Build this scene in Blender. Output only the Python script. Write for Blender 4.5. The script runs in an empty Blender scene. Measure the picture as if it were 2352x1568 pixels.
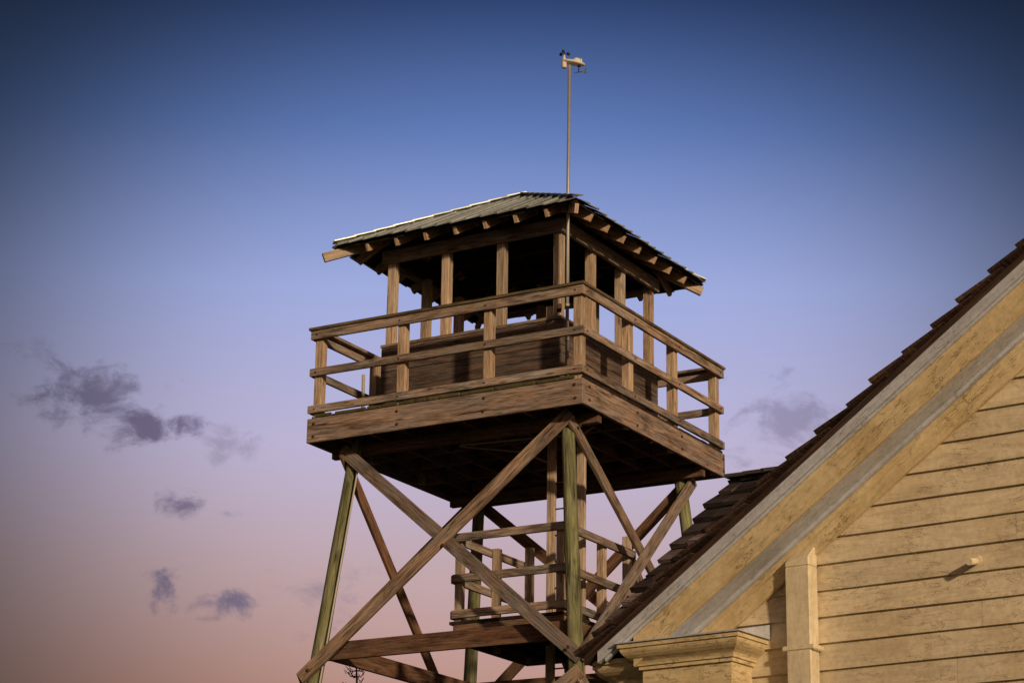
import bpy, math, random
from mathutils import Vector, noise, Matrix
import bmesh
random.seed(7)
V=Vector
S=3.6; GZ=-8.55

# ------------------------------------------------------------------ materials
def newmat(name):
    m=bpy.data.materials.new(name); m.use_nodes=True
    nt=m.node_tree; nt.nodes.clear()
    out=nt.nodes.new('ShaderNodeOutputMaterial'); b=nt.nodes.new('ShaderNodeBsdfPrincipled')
    nt.links.new(b.outputs[0],out.inputs[0])
    return m,nt,b
def N(nt,t,**k):
    n=nt.nodes.new(t)
    for a,v in k.items(): setattr(n,a,v)
    return n
def ramp(nt,fac,stops):
    r=N(nt,'ShaderNodeValToRGB'); e=r.color_ramp.elements
    while len(e)<len(stops): e.new(0.5)
    for i,(p,c) in enumerate(stops):
        e[i].position=p; e[i].color=(c[0],c[1],c[2],1) if not isinstance(c,(int,float)) else (c,c,c,1)
    nt.links.new(fac,r.inputs[0]); return r.outputs[0]
def mixc(nt,fac,a,b,mode='MIX'):
    m=N(nt,'ShaderNodeMix',data_type='RGBA',blend_type=mode)
    for sock,v in ((m.inputs[0],fac),(m.inputs[6],a),(m.inputs[7],b)):
        if isinstance(v,(int,float)): sock.default_value=v
        elif isinstance(v,tuple): sock.default_value=(v[0],v[1],v[2],1)
        else: nt.links.new(v,sock)
    return m.outputs[2]
def noise_(nt,vec,scale,detail=5,rough=.6,dist=0):
    n=N(nt,'ShaderNodeTexNoise'); n.inputs['Scale'].default_value=scale; n.inputs['Detail'].default_value=detail
    n.inputs['Roughness'].default_value=rough; n.inputs['Distortion'].default_value=dist
    nt.links.new(vec,n.inputs['Vector']); return n.outputs['Fac']
def mapping(nt,vec,sc):
    m=N(nt,'ShaderNodeMapping'); m.inputs['Scale'].default_value=sc; nt.links.new(vec,m.inputs['Vector']); return m.outputs[0]
def bump(nt,b,h,strength=.4,dist=.01,prev=None):
    n=N(nt,'ShaderNodeBump'); n.inputs['Strength'].default_value=strength; n.inputs['Distance'].default_value=dist
    nt.links.new(h,n.inputs['Height'])
    if prev: nt.links.new(prev,n.inputs['Normal'])
    nt.links.new(n.outputs[0],b.inputs['Normal']); return n.outputs[0]

def wood(name,dark,mid,light,rough=.8,gs=1.0,stain=.75,grey=.55):
    m,nt,b=newmat(name)
    uv=N(nt,'ShaderNodeTexCoord').outputs['UV']
    rnd=N(nt,'ShaderNodeAttribute',attribute_name='rnd').outputs['Color']
    grain=noise_(nt,mapping(nt,uv,(1.0*gs,19*gs,1)),1.6,6,.68,1.8)
    fine=noise_(nt,mapping(nt,uv,(5*gs,190*gs,1)),1.0,2,.6,.2)
    big=noise_(nt,mapping(nt,uv,(1.1,4.5,1)),1.5,5,.65,.5)
    col=ramp(nt,grain,[(.33,dark),(.45,mid),(.64,light)])
    gp=ramp(nt,noise_(nt,mapping(nt,uv,(1.1,3.2,1)),1.9,5,.65,.6),[(.42,0),(.62,grey)])
    ml=sum(mid)/3; ll_=sum(light)/3; dl=sum(dark)/3
    col=mixc(nt,gp,col,ramp(nt,grain,[(.33,(dl*1.03,dl*.98,dl*.95)),(.45,(ml*1.06,ml,ml*.95)),(.64,(ll_*1.06,ll_,ll_*.95))]))
    col=mixc(nt,.55,col,ramp(nt,fine,[(.3,.4),(.65,1.18)]),'MULTIPLY')
    st=ramp(nt,big,[(.34,(.30,.26,.24)),(.49,(1,1,1)),(.7,(1.3,1.27,1.24))])
    col=mixc(nt,stain,col,st,'MULTIPLY')
    ckn=noise_(nt,mapping(nt,uv,(.8*gs,30*gs,1)),1.0,3,.5,.5)
    ck=ramp(nt,ckn,[(.485,1),(.5,.2),(.515,1)])
    pt=ramp(nt,noise_(nt,mapping(nt,uv,(1.3,6,1)),1.0,2,.5),[(.48,0),(.58,.85)])
    col=mixc(nt,pt,col,mixc(nt,1.0,col,ck,'MULTIPLY'))
    vo=N(nt,'ShaderNodeTexVoronoi'); vo.inputs['Scale'].default_value=1; nt.links.new(mapping(nt,uv,(2.0,9,1)),vo.inputs['Vector'])
    kn=ramp(nt,vo.outputs['Distance'],[(.06,.2),(.15,1)])
    col=mixc(nt,.8,col,kn,'MULTIPLY')
    col=mixc(nt,1.0,col,rnd,'MULTIPLY')
    nt.links.new(col,b.inputs['Base Color']); b.inputs['Roughness'].default_value=rough
    b.inputs['Specular IOR Level'].default_value=.25
    bump(nt,b,grain,.8,.01)
    return m
M={}
M['wood']=wood('weathered_wood',(.07,.045,.034),(.29,.203,.15),(.52,.405,.32),grey=.75)
M['woodlite']=wood('weathered_wood_pale',(.21,.135,.085),(.52,.375,.25),(.70,.55,.40),stain=.4,grey=.4)
M['woodred']=wood('weathered_wood_red',(.06,.029,.017),(.19,.10,.062),(.31,.19,.12),grey=.3)
M['woodshade']=wood('shaded_wood',(.015,.01,.008),(.035,.024,.017),(.06,.042,.03))  # near-black base colour paints in the shade under deck, roof and landing
M['log']=wood('treated_log',(.05,.053,.02),(.17,.18,.078),(.33,.325,.17),gs=.6,stain=.7,grey=.3)
M['shingle']=wood('cedar_shingle',(.03,.018,.017),(.085,.06,.057),(.18,.14,.14),stain=.5)
M['shingled']=wood('cedar_shingle_edge',(.02,.011,.008),(.05,.027,.019),(.10,.058,.04),stain=.5,grey=.3)

def simple(name,col,rough=.5,metal=0,ns=30,var=.25,bstr=.1):
    m,nt,b=newmat(name); ob=N(nt,'ShaderNodeTexCoord').outputs['Object']
    rnd=N(nt,'ShaderNodeAttribute',attribute_name='rnd').outputs['Color']
    n=noise_(nt,ob,ns,5,.6); n2=noise_(nt,ob,ns*.12,4,.6)
    a=tuple(c*(1-var) for c in col); z=tuple(min(1,c*(1+var)) for c in col)
    c=mixc(nt,.5,ramp(nt,n,[(.3,a),(.7,z)]),ramp(nt,n2,[(.3,a),(.7,z)]))
    c=mixc(nt,1.0,c,rnd,'MULTIPLY')
    nt.links.new(c,b.inputs['Base Color']); b.inputs['Roughness'].default_value=rough; b.inputs['Metallic'].default_value=metal
    bump(nt,b,n,bstr,.003); return m
M['galv']=simple('galvanised_metal',(.60,.65,.65),.38,.5,18,.28,.08)
M['pole']=simple('galvanised_pipe',(.42,.41,.38),.5,.4,40,.2,.05)
M['rust']=simple('rusted_bolt',(.11,.045,.02),.8,.3,60,.4,.3)
M['white']=simple('white_plastic',(.72,.66,.55),.45,0,30,.08,.02)
M['black']=simple('black_plastic',(.02,.02,.02),.5,0,30,.2,.02)
M['pvc']=simple('grey_conduit',(.45,.42,.36),.6,0,30,.15,.05)
M['moss']=simple('mossy_board_edge',(.085,.08,.03),.95,0,60,.6,.6)
M['bark']=simple('dead_bark',(.05,.035,.03),.9,0,20,.4,.4)

def paint(name,col,peel=.5,crack=.8,dirt=.4,bmp=.8):
    m,nt,b=newmat(name); ob=N(nt,'ShaderNodeTexCoord').outputs['Object']
    uv=N(nt,'ShaderNodeTexCoord').outputs['UV']
    rnd=N(nt,'ShaderNodeAttribute',attribute_name='rnd').outputs['Color']
    n=noise_(nt,ob,2.2,5,.6,.3); f=noise_(nt,ob,26,4,.65); s=noise_(nt,mapping(nt,uv,(1.2,9,1)),2.4,4,.6,1)
    base=mixc(nt,dirt,col,ramp(nt,n,[(.3,tuple(c*k for c,k in zip(col,(.66,.56,.42)))),(.62,col)]))
    base=mixc(nt,.4,base,ramp(nt,f,[(.3,.6),(.6,1.08)]),'MULTIPLY')
    base=mixc(nt,.5,base,ramp(nt,s,[(.3,.6),(.6,1.06)]),'MULTIPLY')
    cr=noise_(nt,mapping(nt,uv,(2.4,9,1)),1.5,6,.6,.3)
    d=N(nt,'ShaderNodeMath',operation='SUBTRACT');nt.links.new(cr,d.inputs[0]);d.inputs[1].default_value=.5
    ab=N(nt,'ShaderNodeMath',operation='ABSOLUTE');nt.links.new(d.outputs[0],ab.inputs[0])
    edge=ramp(nt,ab.outputs[0],[(0,0),(.011,1)])
    patch=ramp(nt,noise_(nt,ob,2.9,4,.6),[(.48,1),(.56,0)])
    ck=N(nt,'ShaderNodeMath',operation='MAXIMUM'); nt.links.new(edge,ck.inputs[0]); nt.links.new(patch,ck.inputs[1])
    base=mixc(nt,crack,base,ramp(nt,ck.outputs[0],[(0,(.5,.4,.28)),(1,(1,1,1))]),'MULTIPLY')
    ch=noise_(nt,mapping(nt,uv,(4,13,1)),1.4,6,.62,.2)
    chip=ramp(nt,ch,[(.63,0),(.645,1)])
    cm=N(nt,'ShaderNodeMath',operation='MULTIPLY'); cm.inputs[1].default_value=peel; nt.links.new(chip,cm.inputs[0])
    base=mixc(nt,cm.outputs[0],base,tuple(c*k for c,k in zip(col,(.62,.52,.40))))
    base=mixc(nt,1.0,base,rnd,'MULTIPLY')
    nt.links.new(base,b.inputs['Base Color']); b.inputs['Roughness'].default_value=.55; b.inputs['Specular IOR Level'].default_value=.3
    p=bump(nt,b,ck.outputs[0],bmp,.003)
    p=bump(nt,b,chip,-bmp*.6,.003,p)
    bump(nt,b,n,.3,.03,p)
    return m
M['siding']=paint('cream_siding_paint',(.76,.655,.465),.3,.4,.45,.7)
M['trim']=paint('yellowed_trim_paint',(.76,.62,.37),.65,.55,.7,.9)
M['trimw']=paint('white_trim_paint',(.57,.60,.67),.35,.35,.35,.7)
M['spout']=paint('downspout_paint',(.80,.70,.50),.05,.0,.25,.2)

# ------------------------------------------------------------------ mesh accumulators
class Acc:
    def __init__(s): s.v=[];s.f=[];s.uv=[];s.c=[];s.sm=[];s.mi=[]
    def face(s,idx,uvs,c,sm=False,mi=0):
        s.f.append(idx);s.uv.append(uvs);s.c.append(c);s.sm.append(sm);s.mi.append(mi)
    def hexa(s,P,uo=None,c=None,mi=0,L=None):
        P=[V(p) for p in P]
        uo=uo or (random.uniform(0,60),random.uniform(0,60)); k=random.uniform(.72,1.2);t=random.uniform(-.04,.08)
        c=c or (k*(1+t),k,k*(1-t),1)
        b=len(s.v);s.v+=P;L=(P[4]-P[0]).length
        w=[0];
        for i in range(4): w.append(w[-1]+(P[(i+1)%4]-P[i]).length)
        for i in range(4):
            j=(i+1)%4
            s.face((b+i,b+j,b+4+j,b+4+i),[(uo[0],uo[1]+w[i]),(uo[0],uo[1]+w[i+1]),(uo[0]+L,uo[1]+w[i+1]),(uo[0]+L,uo[1]+w[i])],c,mi=mi)
        for q,fl in ((0,True),(4,False)):
            id=[b+q+i for i in range(4)]
            if fl: id=id[::-1]
            d1=(P[1]-P[0]).length;d2=(P[3]-P[0]).length
            uu=[(0,0),(d1*.3,0),(d1*.3,d2),(0,d2)]
            s.face(tuple(id),[(uo[0]+a,uo[1]+bb) for a,bb in uu],c,mi=mi)
    def board(s,p,q,a,ta,tb,c=None,jit=0.0,mi=0):
        p=V(p);q=V(q);d=(q-p).normalized();A=V(a);A=(A-d*A.dot(d)).normalized();B=d.cross(A)
        if jit:
            p=p+V([random.uniform(-jit,jit) for _ in range(3)]);q=q+V([random.uniform(-jit,jit) for _ in range(3)])
        P=[]
        for o in (p,q):
            for sa,sb in ((-1,-1),(-1,1),(1,1),(1,-1)): P.append(o+A*(sa*ta/2)+B*(sb*tb/2))
        s.hexa(P,c=c,mi=mi)
    def box(s,x0,x1,y0,y1,z0,z1,c=None,mi=0):
        dx,dy,dz=x1-x0,y1-y0,z1-z0
        m=V(((x0+x1)/2,(y0+y1)/2,(z0+z1)/2))
        if dx>=dy and dx>=dz: s.board((x0,m.y,m.z),(x1,m.y,m.z),(0,1,0),dy,dz,c,mi=mi)
        elif dy>=dz: s.board((m.x,y0,m.z),(m.x,y1,m.z),(1,0,0),dx,dz,c,mi=mi)
        else: s.board((m.x,m.y,z0),(m.x,m.y,z1),(1,0,0),dx,dy,c,mi=mi)
    def tube(s,pts,rad,n=12,c=None,wob=0,mi=0,cap=True):
        pts=[V(p) for p in pts]
        if not isinstance(rad,(list,tuple)): rad=[rad]*len(pts)
        k=random.uniform(.88,1.1);c=c or (k,k,k,1);b=len(s.v);uo=(random.uniform(0,50),random.uniform(0,50));Ls=0
        for i,p in enumerate(pts):
            d=(pts[min(i+1,len(pts)-1)]-pts[max(i-1,0)]).normalized()
            A=d.cross(V((0,0,1)) if abs(d.z)<.9 else V((1,0,0))).normalized();B=d.cross(A)
            if i: Ls+=(p-pts[i-1]).length
            for j in range(n):
                a=2*math.pi*j/n;r=rad[i]
                if wob: r*=1+wob*noise.noise(V((math.cos(a)*1.3,math.sin(a)*1.3,Ls*1.4+uo[0])))
                s.v.append(p+(A*math.cos(a)+B*math.sin(a))*r)
            if i:
                l0=Ls-(p-pts[i-1]).length
                for j in range(n):
                    k2=(j+1)%n;o=b+(i-1)*n
                    w=2*math.pi*rad[0]/n
                    s.face((o+j,o+k2,o+n+k2,o+n+j),[(uo[0]+l0,uo[1]+j*w),(uo[0]+l0,uo[1]+(j+1)*w),(uo[0]+Ls,uo[1]+(j+1)*w),(uo[0]+Ls,uo[1]+j*w)],c,True,mi)
        if cap:
            s.face(tuple(b+j for j in range(n))[::-1],[(0,0)]*n,c,mi=mi)
            e=b+(len(pts)-1)*n; s.face(tuple(e+j for j in range(n)),[(0,0)]*n,c,mi=mi)
    def poly(s,P,thick,nrm,c=None,mi=0,uax=None):
        P=[V(p) for p in P];nrm=V(nrm).normalized();b=len(s.v);n=len(P)
        k=random.uniform(.72,1.12);c=c or (k,k,k,1)
        s.v+=P+[p-nrm*thick for p in P]
        u=V(uax).normalized() if uax else (P[1]-P[0]).normalized();w=nrm.cross(u)
        uo=(random.uniform(0,50),random.uniform(0,50))
        uv=lambda p:(uo[0]+(p-P[0]).dot(u),uo[1]+(p-P[0]).dot(w))
        s.face(tuple(b+i for i in range(n)),[uv(p) for p in P],c,mi=mi)
        s.face(tuple(b+n+i for i in range(n))[::-1],[uv(p) for p in P][::-1],c,mi=mi)
        for i in range(n):
            j=(i+1)%n;l=(P[j]-P[i]).length
            s.face((b+i,b+n+i,b+n+j,b+j),[(uo[0],uo[1]),(uo[0],uo[1]+thick),(uo[0]+l,uo[1]+thick),(uo[0]+l,uo[1])],c,mi=mi)
    def make(s,name,mats,parent=None,bev=0):
        me=bpy.data.meshes.new(name)
        bm=bmesh.new();uvl=bm.loops.layers.uv.new('UVMap');cl=bm.loops.layers.float_color.new('rnd')
        vs=[bm.verts.new(v) for v in s.v]
        for f,uv,c,sm,mi in zip(s.f,s.uv,s.c,s.sm,s.mi):
            try: F_=bm.faces.new([vs[i] for i in f])
            except ValueError: continue
            F_.smooth=sm;F_.material_index=mi
            for l,u in zip(F_.loops,uv): l[uvl].uv=u;l[cl]=c
        bmesh.ops.recalc_face_normals(bm,faces=bm.faces);bm.to_mesh(me);bm.free()
        for m in (mats if isinstance(mats,(list,tuple)) else [mats]): me.materials.append(M[m])
        o=bpy.data.objects.new(name,me);bpy.context.collection.objects.link(o)
        if parent:o.parent=parent
        if bev:
            md=o.modifiers.new('bevel','BEVEL');md.width=bev;md.segments=1;md.limit_method='ANGLE';md.angle_limit=math.radians(50)
        return o
def empty(name):
    e=bpy.data.objects.new(name,None);bpy.context.collection.objects.link(e);e.empty_display_size=.5;return e

# ================================================================== WATCHTOWER
T=empty('wooden_watchtower')
zd=.285;DT=.325
a=Acc()
a.box(0,.042,0,S,0,zd,c=(.95,.9,.9,1)); a.box(.042,S-.042,.0,.042,0,zd-.002,c=(1.0,.92,.88,1))
a.box(S-.042,S,0,S,0,zd); a.box(.042,S-.042,S-.042,S,0,zd-.002)
a.make('deck_band_boards','wood',T,.004)
a=Acc()
x=.05
while x<S-.1:
    wv=.138; e0=random.uniform(.012,.03);e1=random.uniform(.012,.03)
    a.board((x+wv/2,e0,zd+.02),(x+wv/2,S-e1,zd+.02),(0,0,1),.038,wv,jit=.002); x+=.147
a.make('deck_planks','woodshade',T,.004)
a=Acc()
y=.1
while y<S-.1:
    L=random.uniform(.08,.5)
    a.board((.0,y,zd+.022+random.uniform(-.003,.003)),(.0,min(y+L,S-.05),zd+.022+random.uniform(-.003,.003)),(1,0,0),.02,.036); y+=L+random.uniform(.01,.05)
a.make('deck_plank_edges','moss',T,.006)
a=Acc()
for i in range(1,9):
    y=i*S/9; a.box(.045,S-.045,y-.02,y+.02,.03,zd-.004)
for i in range(1,6):
    x=i*S/6
    for j in range(9):
        a.box(x-.02,x+.02,j*S/9+.023,(j+1)*S/9-.023,.06 if i%2 else .03,zd-.006)
a.box(.45,.53,.05,S-.05,-.09,.028);a.box(S-.53,S-.45,.05,S-.05,-.09,.028)
a.make('deck_joists','woodred',T,.003)

zt,zm,zl=1.385,.885,.44
a=Acc();cap=Acc();po=Acc()
for k,(z,h) in enumerate(((zt-.036,.105),(zm,.09),(zl,.09))):
    zc=z-h/2
    j=.004
    a.board((.02,0,zc),(.02,S,zc),(1,0,0),.04,h,jit=j); a.board((S-.02,0,zc),(S-.02,S,zc),(1,0,0),.04,h,jit=j)
    a.board((.045,.02,zc),(S-.045,.02,zc),(0,1,0),.04,h,jit=.002); a.board((.045,S-.02,zc),(S-.045,S-.02,zc),(0,1,0),.04,h,jit=.002)
zc=zt-.017
cap.board((.045,-.02,zc),(.045,S+.02,zc),(0,0,1),.034,.13,c=(.45,.45,.3,1));cap.board((S-.045,-.02,zc),(S-.045,S+.02,zc),(0,0,1),.034,.13)
cap.board((.113,.045,zc-.001),(S-.113,.045,zc-.001),(0,0,1),.034,.13,c=(.6,.56,.42,1));cap.board((.113,S-.045,zc-.001),(S-.113,S-.045,zc-.001),(0,0,1),.034,.13)
pw=.1
for i in range(4):
    for jx in range(4):
        if i in(0,3) or jx in(0,3):
            f=lambda t:.095+(S-.19)*t/3
            X,Y=f(i),f(jx)
            kq=random.uniform(.9,1.15)
            po.board((X,Y,.03),(X,Y,zt-.037),(1,0,0),pw,pw,jit=.003,c=(kq,kq*.97,kq*.93,1))
a.make('handrails','wood',T,.004);cap.make('handrail_cap','wood',T,.005);po.make('rail_posts','woodlite',T,.005)

c=.5955;D=S-c;wt=1.2215;bb,bt=2.262,2.40
a=Acc()
bz=[DT,.62,.92,wt]
for i in range(3):
    z0,z1=bz[i]+.003,bz[i+1]-.003
    o=random.uniform(0,.003)
    kk=lambda:(lambda q:(q,q*.93,q*.93,1))(random.uniform(.4,.62))
    a.box(c-o,c+.03,c,D,z0,z1,c=kk());a.box(D-.03,D+o,c,D,z0,z1,c=kk())
    a.box(c+.031,D-.031,c-o,c+.03,z0,z1,c=kk());a.box(c+.031,D-.031,D-.03,D+o,z0,z1,c=kk())
a.make('cabin_wall_boards','wood',T,.003)
a=Acc()
a.box(c-.01,c+.12,c-.01,D+.01,wt,wt+.035);a.box(D-.12,D+.01,c-.01,D+.01,wt,wt+.035)
a.box(c+.121,D-.121,c-.01,c+.12,wt,wt+.034);a.box(c+.121,D-.121,D-.12,D+.01,wt,wt+.034)
a.make('cabin_sills','wood',T,.003)
a=Acc();P=.1
g=lambda t:c+.032+P/2+(D-c-.064-P)*t/3
for i in range(4):
    for j in range(4):
        if i in(0,3) or j in(0,3):
            a.board((g(i),g(j),wt+.036),(g(i),g(j),bb+.05),(1,0,0),P,P,jit=.002)
a.make('cabin_posts','woodlite',T,.005)
a=Acc()
a.box(c-.02,c+.03,c-.02,D+.02,bb,bt+.02);a.box(D-.03,D+.02,c-.02,D+.02,bb,bt+.02)
a.box(c+.031,D-.031,c-.02,c+.03,bb+.002,bt+.018);a.box(c+.031,D-.031,D-.03,D+.02,bb+.002,bt+.018)
a.make('cabin_header_beams','wood',T,.004)
a=Acc()
a.box(c+.035,c+.09,c+.04,D-.04,bt-.08,bt+.13);a.box(D-.09,D-.035,c+.04,D-.04,bt-.08,bt+.13)
a.box(c+.1,D-.1,c+.035,c+.09,bt-.08,bt+.13);a.box(c+.1,D-.1,D-.09,D-.035,bt-.08,bt+.13)
for t in (.33,.67):
    x=c+(D-c)*t; a.box(x-.02,x+.02,c+.1,D-.1,bt-.02,bt+.1)
a.make('cabin_top_plates','woodshade',T)

# --- roof
e=c-.4062;ze=2.457;za=3.33;h=S/2-e;sl=(za-ze)/h
faces=[(V((-1,0,0)),V((0,-1,0))),(V((0,-1,0)),V((1,0,0))),(V((1,0,0)),V((0,1,0))),(V((0,1,0)),V((-1,0,0)))]
ctr=V((S/2,S/2,0))
def rp(o,u,uu,vv,dz=0):
    return ctr+o*(h-vv)+u*uu+V((0,0,ze+sl*vv+dz))
met=Acc();sh=Acc();ra=Acc();rd=Acc()
for o,u in faces:
    nrm=(V((0,0,1))+o*sl).normalized()
    npan=16;w=2*h/npan
    for i in range(npan):
        u0=-h+i*w;u1=u0+w
        ov=.05+random.uniform(0,.03)
        ju=random.uniform(-.006,.006)
        lo=.0+ju; hi=.026+ju
        t0=h-abs(u0)+.02; t1=h-abs(u1)+.02
        p=[rp(o,u,u0,-ov,lo),rp(o,u,u1,-ov,lo+.012),rp(o,u,u1,min(t1,h),lo+.012),rp(o,u,u0,min(t0,h),lo)]
        met.poly(p,.006,nrm)
        r=[rp(o,u,u1-.018,-ov-.005,hi),rp(o,u,u1+.018,-ov-.005,hi),rp(o,u,u1+.018,max(min(t1,h),0),hi),rp(o,u,u1-.018,max(min(t1,h),0),hi)]
        if i<npan-1: met.poly(r,.022,nrm)
    sh.poly([rp(o,u,-h,0,-.03),rp(o,u,h,0,-.03),rp(o,u,0,h,-.03)],.022,nrm)
    for k in range(-3,4):
        uu=k*.4
        L=h-abs(uu)
        if L<.2: continue
        A0=rp(o,u,uu,.03,-.11);A1=rp(o,u,uu,min(L,.52),-.11);A2=rp(o,u,uu,L,-.11)
        ra.board(A0,A1,u,.045,.11,c=(1.1,1.0,.9,1))
        if L>.55: rd.board(A1,A2,u,.042,.1)  # inner run of the same rafter, under-roof shade put into its colour
    sh.board(rp(o,u,-h+.01,.012,-.05),rp(o,u,h-.01,.012,-.05),o,.018,.03)
for sx,sy in ((-1,-1),(-1,1),(1,-1),(1,1)):
    d=V((sx,sy,0))
    ext=.02 if not(sx<0 and sy>0) else .13
    p0=ctr+d*(h-.02)+V((0,0,ze-.12)); p1=ctr+V((0,0,za-.12)); p0=p0+d*ext-V((0,0,sl*ext)); pm=p0.lerp(p1,.33)
    ra.board(p0,pm,V((sx,-sy,0)),.045,.11);rd.board(pm,p1,V((sx,-sy,0)),.045,.11)
    q0=ctr+d*(h+.03)+V((0,0,ze+.03-sl*.03));q1=ctr+V((0,0,za+.035))
    n=10
    for i in range(n):
        b0=q0.lerp(q1,i/n);b1=q0.lerp(q1,(i+1.12)/n if i<n-1 else 1)
        kc=random.uniform(.35,.7)
        met.board(b0+V((0,0,.004)),b1-V((0,0,.006)),V((sx,-sy,0)),.13,.012,c=(kc,kc,kc*.9,1))
met.make('metal_roof_sheets','galv',T);sh.make('roof_sheathing','woodshade',T);ra.make('rafter_tails','woodlite',T,.003);rd.make('rafters_inside','woodshade',T)
a=Acc();k=c-.16
a.board((k-.1,k+.02,2.43),(k+.05,k-.08,2.43),(0,0,1),.085,.07);a.board((k-.03,k+.08,1.3),(k+.1,k+.16,1.3),(0,0,1),.06,.05)
a.make('pole_bracket_blocks','woodred',T,.004)

# --- legs
la,ls=.4122,.0983
def leg(i,j,z):
    k=la+ls*z
    return V((S-k if i else k, S-k if j else k, z))
a=Acc()
for i in (0,1):
    for j in (0,1):
        zs=[.26]+[-.3*n for n in range(0,28)]+[GZ-.2]
        pts=[leg(i,j,z) for z in zs]
        a.tube(pts,[.072+.0045*-z for z in zs],20,wob=.07)
a.make('log_legs','log',T)

def brace(acc,L0,L1,za_,zb_,out,off,w=.15,over=.14,c=None):
    A=leg(*L0,za_)+V(out)*off;B=leg(*L1,zb_)+V(out)*off
    d=(B-A).normalized(); acc.board(A-d*over,B+d*over,out,.042,w,c=c)
a=Acc();a2=Acc()
def tier(acc,acc2,z0,z1):
    brace(acc,(0,0),(0,1),z0,z1,(-1,0,0),.135,.15,c=(1.0,.91,.82,1))
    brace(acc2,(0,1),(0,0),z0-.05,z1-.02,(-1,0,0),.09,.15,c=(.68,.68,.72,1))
    brace(acc,(1,0),(0,0),z0-.08,z1,(0,-1,0),.13,.14)
    brace(acc,(0,0),(1,0),z0-.05,z1,(0,-1,0),.085,.13)
a3=Acc()
def tierb(acc,z0,z1):
    brace(acc,(0,1),(1,1),z0-.1,z1-.3,(0,1,0),.09,.14);brace(acc,(1,1),(0,1),z0,z1,(0,1,0),.13,.14)
    brace(acc,(1,0),(1,1),z0-.05,z1,(1,0,0),.09,.14);brace(acc,(1,1),(1,0),z0,z1,(1,0,0),.13,.14)
for z0,z1 in ((-.08,-2.62),(-2.95,-5.5),(-5.8,-8.2)):
    tier(a,a2,z0,z1);tierb(a3,z0,z1)
a.make('cross_braces','wood',T,.004);a2.make('cross_braces_crossing','wood',T,.004);a3.make('rear_cross_braces','woodred',T,.004)
a=Acc()
for zz in (-2.38,-5.4):
    for L0,L1,o in (((0,0),(0,1),(-1,0,0)),((0,0),(1,0),(0,-1,0)),((1,0),(1,1),(1,0,0)),((0,1),(1,1),(0,1,0))):
        A=leg(*L0,zz);B=leg(*L1,zz);d=(B-A).normalized()
        if o[0]==-1: A=A+d*.06;B=B-d*.02
        a.board(A-V(o)*.09,B-V(o)*.09,o,.05,.2,c=(.85,.8,.77,1))
a.make('girts','woodred',T,.004)

# --- landing
X0,X1,Y0,Y1=.5,2.15,.5,1.88;ZL=-2.16
a=Acc()
a.box(X0,X0+.04,Y0,Y1,ZL-.2,ZL);a.box(X1-.04,X1,Y0,Y1,ZL-.2,ZL);a.box(X0+.041,X1-.041,Y0,Y0+.04,ZL-.2,ZL-.002);a.box(X0+.041,X1-.041,Y1-.04,Y1,ZL-.2,ZL-.002)
a.make('landing_band','woodred',T,.004)
a=Acc();y=Y0
while y<Y1-.02: a.box(X0-.01,X1+.01,y,y+.135,ZL+.002,ZL+.036);y+=.143
for i in range(1,5): a.box(X0+.045,X1-.045,Y0+i*.28-.02,Y0+i*.28+.02,ZL-.18,ZL-.003)
a.make('landing_planks','woodshade',T)
a=Acc()
for z in (-1.19,-1.65,-2.05):
    a.box(X0-.04,X0,Y0-.04,Y1,z-.045,z+.045);a.box(X0,X1,Y0-.04,Y0,z-.045,z+.045)
    a.box(X0,X1,Y1,Y1+.04,z-.045,z+.045)
a.make('landing_rails','wood',T,.004)
a=Acc()
for X,Y in ((X0+.05,Y0+.05),(X0+.05,Y1-.05),(X1-.05,Y0+.05),(X1-.05,Y1-.05),(1.35,Y1-.05),(X0+.98,Y0+.05)):
    a.board((X,Y,ZL-.18),(X,Y,-1.145 if X<2 else -.98),(1,0,0),.085,.085)
a.make('landing_posts','woodlite',T,.004)
a=Acc()
a.board((1.2,1.04,GZ),(1.2,1.04,.03),(1,0,0),.05,.1);a.board((1.2,.66,GZ),(1.2,.66,.03),(1,0,0),.05,.1)
a.make('ladder_stiles','woodlite',T,.004)
a=Acc();z=-8.3
while z<0: a.tube([(1.2,.62,z),(1.2,1.08,z)],.009,8);z+=.3
a.make('ladder_rungs','rust',T)
a=Acc()
xs,zs=X1,ZL;run=-(GZ-ZL)
for yy in (.56,1.36): a.board((xs,yy,zs-.12),(xs+run,yy,GZ-.12+.1),(0,1,0),.045,.24)
nst=int(run/.2)
for i in range(1,nst+1):
    X=xs+run*i/nst;Z=zs+(GZ-zs)*i/nst
    a.box(X-.27,X,.585,1.335,Z+.0,Z+.038)
for yy in (.52,1.40):
    a.board((xs,yy,zs+.95),(xs+run,yy,GZ+.95),(0,1,0),.04,.09)
    for i in range(0,5):
        X=xs+.1+(run-.2)*i/4;Z=zs-(X-xs)
        a.board((X,yy,Z-.2),(X,yy,Z+.93),(0,1,0),.04,.09)
a.make('stair_flight','wood',T,.004)

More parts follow.
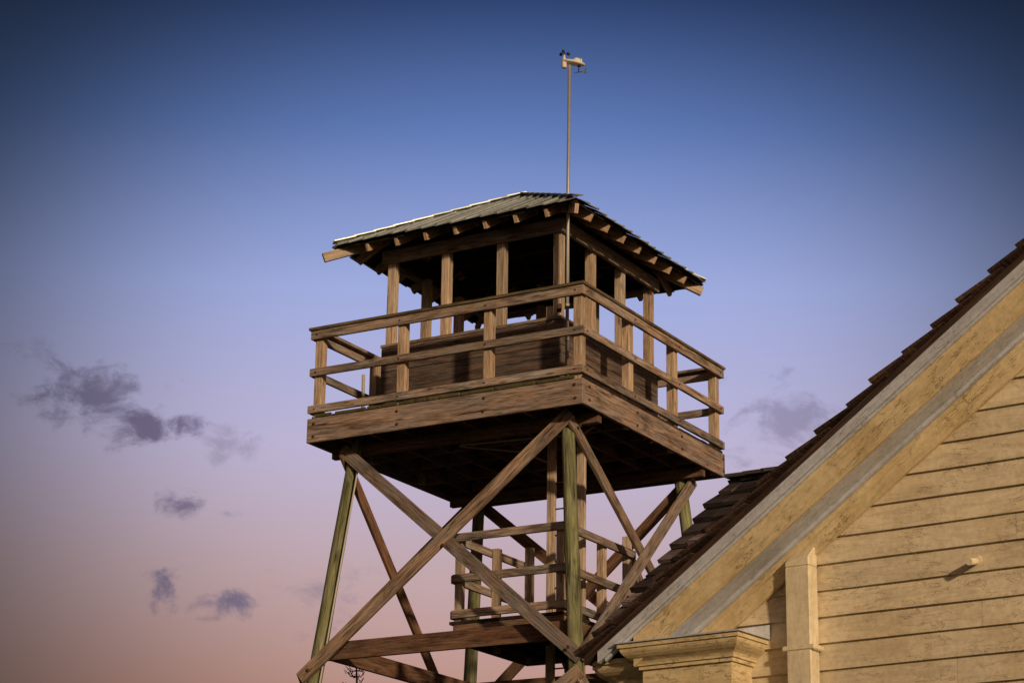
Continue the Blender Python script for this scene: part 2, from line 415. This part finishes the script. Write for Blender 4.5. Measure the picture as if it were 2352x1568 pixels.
# --- bolts
a=Acc()
def bolt(p,n,r=.016):
    p=V(p);n=V(n);a.tube([p,p+n*.012,p+n*.014],[r,r,r*.6],10)
for t in range(4):
    y=.095+(S-.19)*t/3
    for z in (.07,.22):
        bolt((0,y+random.uniform(-.01,.01),z),(-1,0,0));bolt((y+.05,0,z),(0,-1,0))
    for z in (zt-.09,zm-.045,zl-.045):
        bolt((-.001,y,z),(-1,0,0),.008);bolt((y,-.001,z),(0,-1,0),.008)
for z in (-.08,-2.62):
    for L in ((0,0),(0,1)):
        p=leg(*L,z);bolt(p+V((-.158,0,0)),(-1,0,0),.02)
    for L in ((0,0),(1,0)):
        p=leg(*L,z-.04);bolt(p+V((0,-.152,0)),(0,-1,0),.02)
m_=(leg(0,0,-1.35)+leg(0,1,-1.35))/2;bolt(m_+V((-.157,0,0)),(-1,0,0),.02)
a.make('bolts','rust',T)

a=Acc()
pts=[V((.30,S-.36,.0))]+[leg(0,1,z)+V((-.07,-.13,0)) for z in (-.2,-1.2,-2.4,-4,-6,-8.4)]
a.tube(pts,.011,8);
a.tube([(.75,1.95,-.02),(.75,2.0,-.05),(1.3,1.5,-.05),(1.95,1.45,-.05),(2.0,1.45,-.01)],.012,8)
a.tube([(.75,1.98,-.04),(.95,.5,-.04),(.9,.35,-.0)],.012,8)
a.tube([(.62,S-.35,.35),(.5,S-.42,.9)],.02,8)
a.make('electrical_conduit','pvc',T)
a=Acc();a.box(c+.14,c+.24,c+.2,c+.28,wt+.035,wt+.22);a.make('sill_block','woodlite',T,.004)

# ================================================================== WEATHER STATION
W=empty('weather_station')
k=c-.16
a=Acc()
a.tube([(k,k,.42),(k,k,2.6),(k+.005,k-.005,4.22)],[.02,.02,.017],12)
for z in (.9,1.3,2.42): a.tube([(k,k,z-.02),(k,k,z+.02)],.027,12)
a.make('mast','pole',W)
top=V((k+.005,k-.005,4.22)); R_=V((math.sin(.528),-math.cos(.528),0));F_=V((math.cos(.528),math.sin(.528),0));Z=V((0,0,1))
def L(r,f,z): return top+R_*r+F_*f+Z*z
a=Acc()
def lathe(acc,cen,prof,n=20,sx=1,tilt=0):
    b=len(acc.v)
    for r,z in prof:
        for j in range(n):
            t=2*math.pi*j/n; rr=math.cos(t)*r*sx; ff=math.sin(t)*r
            acc.v.append(cen+R_*rr+F_*ff+Z*(z-tilt*rr))
    for i in range(len(prof)-1):
        for j in range(n):
            k2=(j+1)%n;o=b+i*n
            acc.face((o+j,o+k2,o+n+k2,o+n+j),[(0,0)]*4,(1,1,1,1),True)
    acc.face(tuple(b+j for j in range(n))[::-1],[(0,0)]*n,(1,1,1,1));o=b+(len(prof)-1)*n
    acc.face(tuple(o+j for j in range(n)),[(0,0)]*n,(1,1,1,1))
lathe(a,L(.045,0,.03),[(.045,-.02),(.062,-.012),(.066,0),(.06,.012),(.03,.02),(.0015,.022)],24,2.1,.18)
lathe(a,L(.085,0,.045),[(.05,-.02),(.048,.01),(.036,.032),(.018,.042),(.001,.045)],20,1.1,.1)
lathe(a,L(.135,0,.045),[(.018,-.02),(.01,.02),(.003,.04),(.001,.043)],12)
lathe(a,L(-.062,0,-.03),[(.026,-.01),(.03,0),(.03,.04),(.033,.06)],18)
lathe(a,L(-.062,0,.04),[(.034,-.01),(.024,.02),(.014,.06),(.009,.085),(.002,.088)],16)
a.make('sensor_body','white',W)
a=Acc()
a.tube([L(-.062,0,.12),L(-.062,0,.165)],.006,8)
for ang in (0.2,2.3,4.4):
    dr=R_*math.cos(ang)+F_*math.sin(ang);pc=L(-.062,0,.148)
    a.tube([pc,pc+dr*.045],.003,6)
    cc=pc+dr*.05;tn=R_*-math.sin(ang)+F_*math.cos(ang)
    a.tube([cc-tn*.016,cc-tn*.01,cc,cc+tn*.012],[.005,.014,.019,.021],12)
a.tube([L(.105,0,0),L(.105,0,-.085)],.006,8)
a.tube([L(.11,0,0),L(.11,0,-.02)],.02,10)
a.tube([L(.05,-.01,-.105),L(.075,-.005,-.097),L(.15,.01,-.075)],[.001,.004,.005],8)
f0=[L(.125,.005,-.083),L(.175,.015,-.09),L(.195,.015,-.1),L(.185,.015,-.06),L(.195,.015,-.03),L(.18,.015,-.03),L(.15,.01,-.06)]
a.poly(f0,.004,F_)
a.make('cups_and_vane','black',W)

# ================================================================== HOUSE
H=empty('clapboard_house')
al=math.radians(-6);E=V((math.sin(al),-math.cos(al),0));Nn=V((E.y,-E.x,0));P0=V((-7.12,-5.667,0))
def HP(s,n,z): return P0+E*s+Nn*n+V((0,0,z))
def HB(acc,s0,s1,n0,n1,z0,z1,c=None,mi=0):
    ds,dn,dz=s1-s0,n1-n0,z1-z0;sm,nm,zm_=(s0+s1)/2,(n0+n1)/2,(z0+z1)/2
    if ds>=dn and ds>=dz: acc.board(HP(s0,nm,zm_),HP(s1,nm,zm_),Nn,dn,dz,c,mi=mi)
    elif dn>=dz: acc.board(HP(sm,n0,zm_),HP(sm,n1,zm_),E,ds,dz,c,mi=mi)
    else: acc.board(HP(sm,nm,z0),HP(sm,nm,z1),E,ds,dn,c,mi=mi)
SL=.674
rz=lambda s:-3.05+SL*s
SR=3.35;AP=rz(SR);SE=-1.66;WL=-1.12;WR=2*SR-WL;BK=-8
one=(1,1,1,1)
def tone(k=.06):
    q=1+random.uniform(-k,k);return (q,q,q,1)
a=Acc()
z=-3.515-.172*30
while z<AP-.3:
    z0,z1=z,z+.172
    lim=(z0+.45+3.05)/SL
    s0=max(WL,lim);s1=min(WR,2*SR-lim)
    if z0>GZ-.2 and s1-s0>.2:
        cuts=[s0];
        while cuts[-1]<s1-2.6: cuts.append(cuts[-1]+random.uniform(1.6,3.4))
        cuts.append(s1)
        for q0,q1 in zip(cuts[:-1],cuts[1:]):
            q1-=.0025
            n=max(2,int((q1-q0)/.35));tc_=tone(.06);uo=(random.uniform(0,60),random.uniform(0,60))
            pr=None
            for i in range(n+1):
                s_=q0+(q1-q0)*i/n
                wz=noise.noise(V((s_*1.3,z0*7,0)))*.005; wn=noise.noise(V((s_*1.1,z0*9,5)))*.005
                R4=[HP(s_,-.01,z0-.012),HP(s_,.032+wn,z0-.012+wz),HP(s_,.008,z1+.004),HP(s_,-.01,z1+.004)]
                if pr: a.hexa(pr+R4,uo=(uo[0]+(q1-q0)*(i-1)/n,uo[1]),c=tc_)
                pr=R4
    z+=.172
a.make('gable_clapboards','siding',H)
a=Acc()
gp=[HP(WL,-.012,GZ-.3),HP(WR,-.012,GZ-.3),HP(WR,-.012,rz(WL)-.2),HP(SR,-.012,AP-.2),HP(WL,-.012,rz(WL)-.2)]
a.poly(gp,.1,Nn)
a.poly([HP(s,0,z)+Nn*(BK) for s,z in ((WL,GZ-.3),(WR,GZ-.3),(WR,rz(WL)-.2),(SR,AP-.2),(WL,rz(WL)-.2))],.1,Nn)
HB(a,WL,WL+.1,BK,-.12,GZ-.3,rz(WL)-.2);HB(a,WR-.1,WR,BK,-.12,GZ-.3,rz(WL)-.2)
a.make('walls','siding',H)
def rake(acc,n0,n1,d0,d1,sa,sb,c=None,side=0):
    P=[]
    for s_ in (sa,sb):
        x=s_ if side==0 else 2*SR-s_
        P+=[HP(x,n0,rz(s_)-d1),HP(x,n1,rz(s_)-d1),HP(x,n1,rz(s_)-d0),HP(x,n0,rz(s_)-d0)]
    acc.hexa(P,c=c or one)
OH=.35
t=Acc();w=Acc();so=Acc()
for sd in (0,1):
    rake(w,OH-.02,OH+.03,.085,.165,-1.55,SR,side=sd)
    rake(w,OH-.02,OH+.015,.165,.19,-1.5,SR,side=sd)
    rake(t,OH-.03,OH,.19,.39,-1.28,SR,side=sd)
    rake(so,.03,OH-.031,.335,.355,-1.1,SR,side=sd)
    rake(t,.032,.064,.355,.55,WL+.1,SR,side=sd)
    rake(so,.064,.10,.355,.385,WL+.1,SR,side=sd)
t.make('rake_boards','trim',H,.004);w.make('rake_mouldings','trimw',H,.006);so.make('soffit','trimw',H)
OG=[(0,0),(.028,0),(.028,.012),(.04,.013),(.055,.018),(.072,.03),(.088,.048),(.1,.068),(.112,.084),(.126,.092),(.14,.094),(.14,.106),(.165,.106),(.165,.125)]
def cornice(acc,s0,s1,n0,n1,ztop,prof=OG,zend=None,sides=(1,1,0,1)):
    pr=list(prof)
    if zend is not None: pr.append((ztop-zend,prof[-1][1]))
    rings=[]
    for dz,ins in pr:
        rings.append([HP(s0+ins*sides[0],n0+ins*sides[2],ztop-dz),HP(s1-ins*sides[1],n0+ins*sides[2],ztop-dz),HP(s1-ins*sides[1],n1-ins*sides[3],ztop-dz),HP(s0+ins*sides[0],n1-ins*sides[3],ztop-dz)])
    uo=(random.uniform(0,50),random.uniform(0,50))
    for sidei in range(4):
        j=(sidei+1)%4;vv=0
        for r in range(len(rings)-1):
            A,B=rings[r][sidei],rings[r][j];C_,D_=rings[r+1][j],rings[r+1][sidei]
            dv_=(A-D_).length;L_=(A-B).length;b=len(acc.v);acc.v+=[A,B,C_,D_]
            acc.face((b,b+1,b+2,b+3),[(uo[0],uo[1]+vv),(uo[0]+L_,uo[1]+vv),(uo[0]+L_,uo[1]+vv+dv_),(uo[0],uo[1]+vv+dv_)],one);vv+=dv_
    for ring in (rings[0],rings[-1]):
        b=len(acc.v);acc.v+=ring;acc.face((b,b+1,b+2,b+3),[(0,0),(1,0),(1,.3),(0,.3)],one)
def mk(acc,name,mat):
    o=acc.make(name,mat,H)
    bm=bmesh.new();bm.from_mesh(o.data);bmesh.ops.remove_doubles(bm,verts=bm.verts,dist=.0004);bmesh.ops.recalc_face_normals(bm,faces=bm.faces);bm.to_mesh(o.data);bm.free()
cz=-4.155
a=Acc();cornice(a,-1.37,-.44,.02,OH+.06,cz,zend=-4.95)
mk(a,'cornice_return','trim')
a=Acc();HB(a,-1.18,-.58,.012,OH-.11,GZ,-4.952,c=one);a.make('corner_pilaster','trim',H,.006)
a=Acc()
P=[HP(-1.39,0.02,cz+.10),HP(-1.39,OH+.075,cz+.008),HP(-1.39,OH+.075,cz+.001),HP(-1.39,.02,cz+.001),HP(-.42,0.02,cz+.10),HP(-.42,OH+.075,cz+.008),HP(-.42,OH+.075,cz+.001),HP(-.42,.02,cz+.001)]
a.hexa(P,c=one);a.make('cornice_flashing','trimw',H)
a=Acc()
cornice(a,SE+.02,WL,BK,.30,cz-.07,sides=(1,0,0,1),prof=[(d*1.1,i*1.3) for d,i in OG])
cornice(a,WR,2*SR-SE-.02,BK,.30,cz-.07,sides=(0,1,0,1),prof=[(d*1.1,i*1.3) for d,i in OG])
mk(a,'eave_cornice','trim')
a=Acc()
for sd in (0,1):
    P=[]
    for s_ in (SE,SR):
        x=s_ if sd==0 else 2*SR-s_
        P+=[HP(x,BK-.3,rz(s_)-.085),HP(x,OH+.015,rz(s_)-.085),HP(x,OH+.015,rz(s_)-.03),HP(x,BK-.3,rz(s_)-.03)]
    a.hexa(P)
a.make('roof_deck','shingled',H)
a=Acc()
def shingle_rows(acc,org,across,up,nrm,width,length,expo,wmin=.1,wmax=.2,thick=.016,left=None,right=None,rough=1.0,cols=(.6,.8,1,1.2,1.5)):
    k=0;d=-.03
    while d<length:
        x0=left(d) if left else 0;x1=right(d) if right else width
        x=x0-random.uniform(0,.05)
        while x<x1:
            ww=random.uniform(wmin,wmax);xe=min(x+ww,x1+random.uniform(0,.03))
            j=random.uniform(-.014,.014)*rough;l=random.uniform(0,.012)*rough
            P=[]
            for q in (x+.003,xe-.003):
                b0=org+across*q+up*(d+j);b1=org+across*q+up*min(d+expo*1.35,length+.05)
                tk=thick*random.uniform(.8,1.3)
                P+=[b0+nrm*(.018+l),b0+nrm*(.018+l+tk),b1+nrm*(.002+.006),b1+nrm*.0]
            kk=random.choice(cols)
            acc.hexa(P,c=(kk,kk*.97,kk,1))
            x=xe
        d+=expo;k+=1
slen=math.hypot(1,SL)*(SR-SE)
upL=(E+V((0,0,SL))).normalized();nL=(V((0,0,1))-E*SL).normalized()
shingle_rows(a,HP(SE,OH+.045,rz(SE)-.03),-Nn,upL,nL,8.6,slen,.25,.1,.22,.026,rough=1.3)
upR=(-E+V((0,0,SL))).normalized();nR=(V((0,0,1))+E*SL).normalized()
shingle_rows(a,HP(2*SR-SE,OH+.045,rz(SE)-.03),-Nn,upR,nR,8.6,slen,.25,.4,.8,.024)
a.make('roof_shingles','shingled',H)
a=Acc()
A=V((-2.58,-1.0,-3.90));B=V((-2.34,-2.8,-2.24))
org=HP(A.x,A.y,A.z)
upv=(HP(A.x,B.y,B.z)-org);ll=upv.length;upv.normalize();nv=E.cross(upv);nv=nv if nv.z>0 else -nv
wd=3.2
P=[HP(A.x,A.y,A.z),HP(A.x+wd,A.y,A.z),HP(A.x+wd,B.y,B.z),HP(B.x,B.y,B.z)]
a.poly(P,.06,nv)
P=[HP(A.x,B.y-1.8,A.z),HP(A.x+wd,B.y-1.8,A.z),HP(A.x+wd,B.y,B.z),HP(B.x,B.y,B.z)]
nb=V((0,0,1))*.735-Nn*.678
a.poly(P,.06,nb)
a.make('wing_roof_deck','shingled',H)
a=Acc()
shingle_rows(a,org,E,upv,nv,wd,ll,.205,.1,.24,.036,left=lambda d:(B.x-A.x)*d/ll,rough=2.0,cols=(.4,.5,.7,1.0,1.6,2.4))
x=B.x-.03
while x<0: 
    P=HP(x,B.y,B.z+.05);a.board(P,HP(x+.2,B.y,B.z+.045),(0,0,1),.03,.22,c=(.8,.8,.8,1));x+=.17
a.make('wing_roof_shingles','shingle',H)
a=Acc()
HB(a,-2.4,-1.1,-3.3,-1.25,GZ-.3,-4.08,c=one)
a.poly([HP(-2.35,-1.25,-4.1),HP(-2.35,-2.8,-2.55),HP(-2.35,-4.3,-4.1)],.1,-E)
a.make('wing_walls','siding',H)
a=Acc()
cornice(a,-2.52,-1.0,-1.3,-1.0,-3.99)
mk(a,'wing_cornice','trim')
a=Acc()
HB(a,-.235,-.055,.035,.15,GZ,-3.72,c=one)
P=[HP(-.235,.035,-3.722),HP(-.235,.15,-3.722),HP(-.055,.15,-3.722),HP(-.055,.035,-3.722),HP(-.235,.035,-3.60),HP(-.235,.15,-3.69),HP(-.055,.15,-3.66),HP(-.055,.035,-3.56)]
a.hexa(P,c=one)
HB(a,-.265,-.025,.03,.157,-4.27,-4.235,c=one)
HB(a,-.265,-.025,.03,.157,-6.27,-6.235,c=one)
a.make('downspout','spout',H,.008)
a=Acc();a.tube([HP(1.06,.0,-3.80),HP(1.06,.14,-3.83)],.022,12);a.tube([HP(1.06,.0,-3.80),HP(1.06,.03,-3.805)],.034,12)
a.make('vent_stub','spout',H)

# ================================================================== DEAD TREE
a=Acc();bx,by=5.7,6.6;tz=-1.12
tr=[V((bx+.12*math.sin(z*.9),by+.08*math.cos(z*1.3),z)) for z in [GZ,-7,-5.5,-4,-3,-2.3,-1.8,tz]]
a.tube(tr,[.09,.075,.06,.045,.032,.024,.016,.005],8)
z=-6.5
while z<tz-.05:
    for q in range(random.randint(2,4)):
        an=random.uniform(0,6.28);Lb=.06+.19*min(1.9,(tz-z))**.9*random.uniform(.6,1.2)
        x0=bx+.12*math.sin(z*.9);y0=by+.08*math.cos(z*1.3)
        p0=V((x0,y0,z));d=V((math.cos(an),math.sin(an),.12))
        pts=[p0,p0+d*Lb*.5+V((0,0,-.02)),p0+d*Lb+V((0,0,.05))]
        a.tube(pts,[.011,.008,.004],5)
        for m in range(3):
            w0=p0+d*Lb*random.uniform(.4,.95);a.tube([w0,w0+V((random.uniform(-.05,.05),random.uniform(-.05,.05),random.uniform(.03,.08)))],[.005,.003],4)
    z+=random.uniform(.07,.14)
a.make('dead_pine_tree','bark')

# ================================================================== GROUND
m,nt,b=newmat('sandy_grass');ob=N(nt,'ShaderNodeTexCoord').outputs['Object']
n1=noise_(nt,ob,.15,8,.6);n2=noise_(nt,ob,6,6,.7)
cc=mixc(nt,.5,ramp(nt,n1,[(.4,(.04,.05,.022)),(.6,(.13,.11,.07))]),ramp(nt,n2,[(.3,(.035,.045,.018)),(.7,(.10,.095,.055))]))
nt.links.new(cc,b.inputs['Base Color']);b.inputs['Roughness'].default_value=.95;bump(nt,b,n2,.6,.05)
bpy.ops.mesh.primitive_grid_add(x_subdivisions=60,y_subdivisions=60,size=4000,location=(0,0,GZ));g_=bpy.context.object;g_.name='ground';g_.data.materials.append(m)

# ================================================================== SKY
SUN_EL=math.radians(14);SUN_AZ=math.radians(233)
w=bpy.data.worlds.new('World');bpy.context.scene.world=w;w.use_nodes=True;nt=w.node_tree;nt.nodes.clear()
out=N(nt,'ShaderNodeOutputWorld')
tc=N(nt,'ShaderNodeTexCoord').outputs['Generated']
nrm=N(nt,'ShaderNodeVectorMath',operation='NORMALIZE');nt.links.new(tc,nrm.inputs[0]);dirv=nrm.outputs[0]
sep=N(nt,'ShaderNodeSeparateXYZ');nt.links.new(dirv,sep.inputs[0])
def mth(op,a,b=None,c=None,clamp=False):
    n=N(nt,'ShaderNodeMath',operation=op,use_clamp=clamp)
    for i,v in enumerate((a,b,c)):
        if v is None: continue
        if isinstance(v,(int,float)): n.inputs[i].default_value=v
        else: nt.links.new(v,n.inputs[i])
    return n.outputs[0]
DEG=57.29578
el=mth('MULTIPLY',mth('ARCSINE',sep.outputs[2]),DEG)
az=mth('MULTIPLY',mth('ARCTAN2',sep.outputs[1],sep.outputs[0]),DEG)
def srgb(r,g,b): 
    f=lambda c:(c/255/12.92 if c/255<=.04045 else ((c/255+.055)/1.055)**2.4)
    return (f(r),f(g),f(b))
fac=mth('DIVIDE',el,90,clamp=True)
col=ramp(nt,fac,[(0,srgb(170,108,88)),(9/90,srgb(194,146,130)),(12/90,srgb(192,164,168)),(15/90,srgb(188,178,208)),(19/90,srgb(158,170,220)),(23/90,srgb(96,124,186)),(27/90,srgb(34,60,116)),(40/90,srgb(32,54,104)),(1,srgb(24,42,84))])
def lobe(azc,elc,lo,hi,a0,a1,kx=1.0):
    dx=mth('MULTIPLY',mth('SUBTRACT',az,azc),kx);dy=mth('SUBTRACT',el,elc)
    d=mth('SQRT',mth('ADD',mth('MULTIPLY',dx,dx),mth('MULTIPLY',dy,dy)))
    mr=N(nt,'ShaderNodeMapRange',interpolation_type='SMOOTHERSTEP');nt.links.new(d,mr.inputs[0])
    for i,v in zip((1,2,3,4),(lo,hi,a0,a1)): mr.inputs[i].default_value=v
    return mr.outputs[0]
L1=lobe(30,16.2,3.5,18,1.0,.11,.92)
col=mixc(nt,1.0,col,L1,'MULTIPLY')
cv=N(nt,'ShaderNodeCombineXYZ');nt.links.new(az,cv.inputs[0]);nt.links.new(mth('MULTIPLY',el,1.5),cv.inputs[1])
cn=noise_(nt,cv.outputs[0],.7,10,.66,.4)
tot=None
for azc,elc,rx,ry,st,a0 in [(40.9,16.0,3.2,1.5,.85,.78),(39.5,15.3,2.1,1.1,.95,.95),(37.3,15.0,2.4,.9,.4,.5),(42.8,16.9,2.2,1.0,.3,.5),(38.5,13.5,1.4,.65,.85,.75),(37.4,13.3,1.3,.45,.65,.6),(38.9,11.5,.9,1.1,.85,.6),(37.3,11.2,1.6,.75,.9,.6),(35.0,11.3,2.2,1.7,.42,.6),(23.2,15.9,3.6,2.2,.5,.6)]:
    dx=mth('DIVIDE',mth('SUBTRACT',az,azc),rx);dy=mth('DIVIDE',mth('SUBTRACT',el,elc),ry)
    d=mth('SQRT',mth('ADD',mth('MULTIPLY',dx,dx),mth('MULTIPLY',dy,dy)))
    mr=N(nt,'ShaderNodeMapRange');nt.links.new(d,mr.inputs[0])
    for i,v in zip((1,2,3,4),(0,1,a0,-.3)): mr.inputs[i].default_value=v
    s_=mth('ADD',mr.outputs[0],mth('MULTIPLY',mth('SUBTRACT',cn,.56),2.5))
    mr2=N(nt,'ShaderNodeMapRange',interpolation_type='SMOOTHSTEP');nt.links.new(s_,mr2.inputs[0])
    for i,v in zip((1,2,3,4),(0,.62,0,st)): mr2.inputs[i].default_value=v
    tot=mr2.outputs[0] if tot is None else mth('MAXIMUM',tot,mr2.outputs[0])
ccol=mixc(nt,1.0,srgb(112,100,130),L1,'MULTIPLY')
col=mixc(nt,tot,col,ccol)
azs=N(nt,'ShaderNodeVectorMath',operation='DOT_PRODUCT');nt.links.new(dirv,azs.inputs[0]);azs.inputs[1].default_value=(math.cos(SUN_AZ)*.98,math.sin(SUN_AZ)*.98,.17)
gl=mth('POWER',mth('MAXIMUM',azs.outputs['Value'],0),3)
glow=mixc(nt,1.0,(.62,.38,.22),gl,'MULTIPLY')
col=mixc(nt,1.0,col,glow,'ADD')
sky=N(nt,'ShaderNodeTexSky',sky_type='NISHITA');sky.sun_disc=False;sky.sun_elevation=SUN_EL;sky.sun_rotation=math.pi/2-SUN_AZ
b1=N(nt,'ShaderNodeBackground');b1.inputs[1].default_value=1.0;nt.links.new(col,b1.inputs[0])
b2=N(nt,'ShaderNodeBackground');b2.inputs[1].default_value=.004;nt.links.new(sky.outputs[0],b2.inputs[0])
ad=N(nt,'ShaderNodeAddShader');nt.links.new(b1.outputs[0],ad.inputs[0]);nt.links.new(b2.outputs[0],ad.inputs[1]);nt.links.new(ad.outputs[0],out.inputs[0])
w.cycles.sampling_method='MANUAL';w.cycles.sample_map_resolution=256

sd=bpy.data.lights.new('sun','SUN');sd.energy=2.5;sd.angle=math.radians(3);sd.color=(1,.74,.47)
so_=bpy.data.objects.new('sun',sd);bpy.context.collection.objects.link(so_)
dv=V((math.cos(SUN_EL)*math.cos(SUN_AZ),math.cos(SUN_EL)*math.sin(SUN_AZ),math.sin(SUN_EL)))
so_.rotation_euler=dv.to_track_quat('Z','Y').to_euler()

# ================================================================== CAMERA
y_,t_,r_,f_=.5283,.3102,.0145,5292.86
F=V((math.cos(t_)*math.cos(y_),math.cos(t_)*math.sin(y_),math.sin(t_)));r0=V((math.sin(y_),-math.cos(y_),0));u0=r0.cross(F)
Rr=r0*math.cos(r_)+u0*math.sin(r_);Uu=u0*math.cos(r_)-r0*math.sin(r_)
cd=bpy.data.cameras.new('camera');cam=bpy.data.objects.new('camera',cd);bpy.context.collection.objects.link(cam)
mw=Matrix((Rr,Uu,-F)).transposed().to_4x4();mw.translation=V((-20.8637,-11.2895,-6.9220));cam.matrix_world=mw
cd.sensor_width=36;cd.lens=36*f_/2352;cd.clip_end=6000;cd.clip_start=.1
sc=bpy.context.scene;sc.camera=cam
sc.view_settings.view_transform='Standard';sc.view_settings.look='None';sc.view_settings.exposure=0
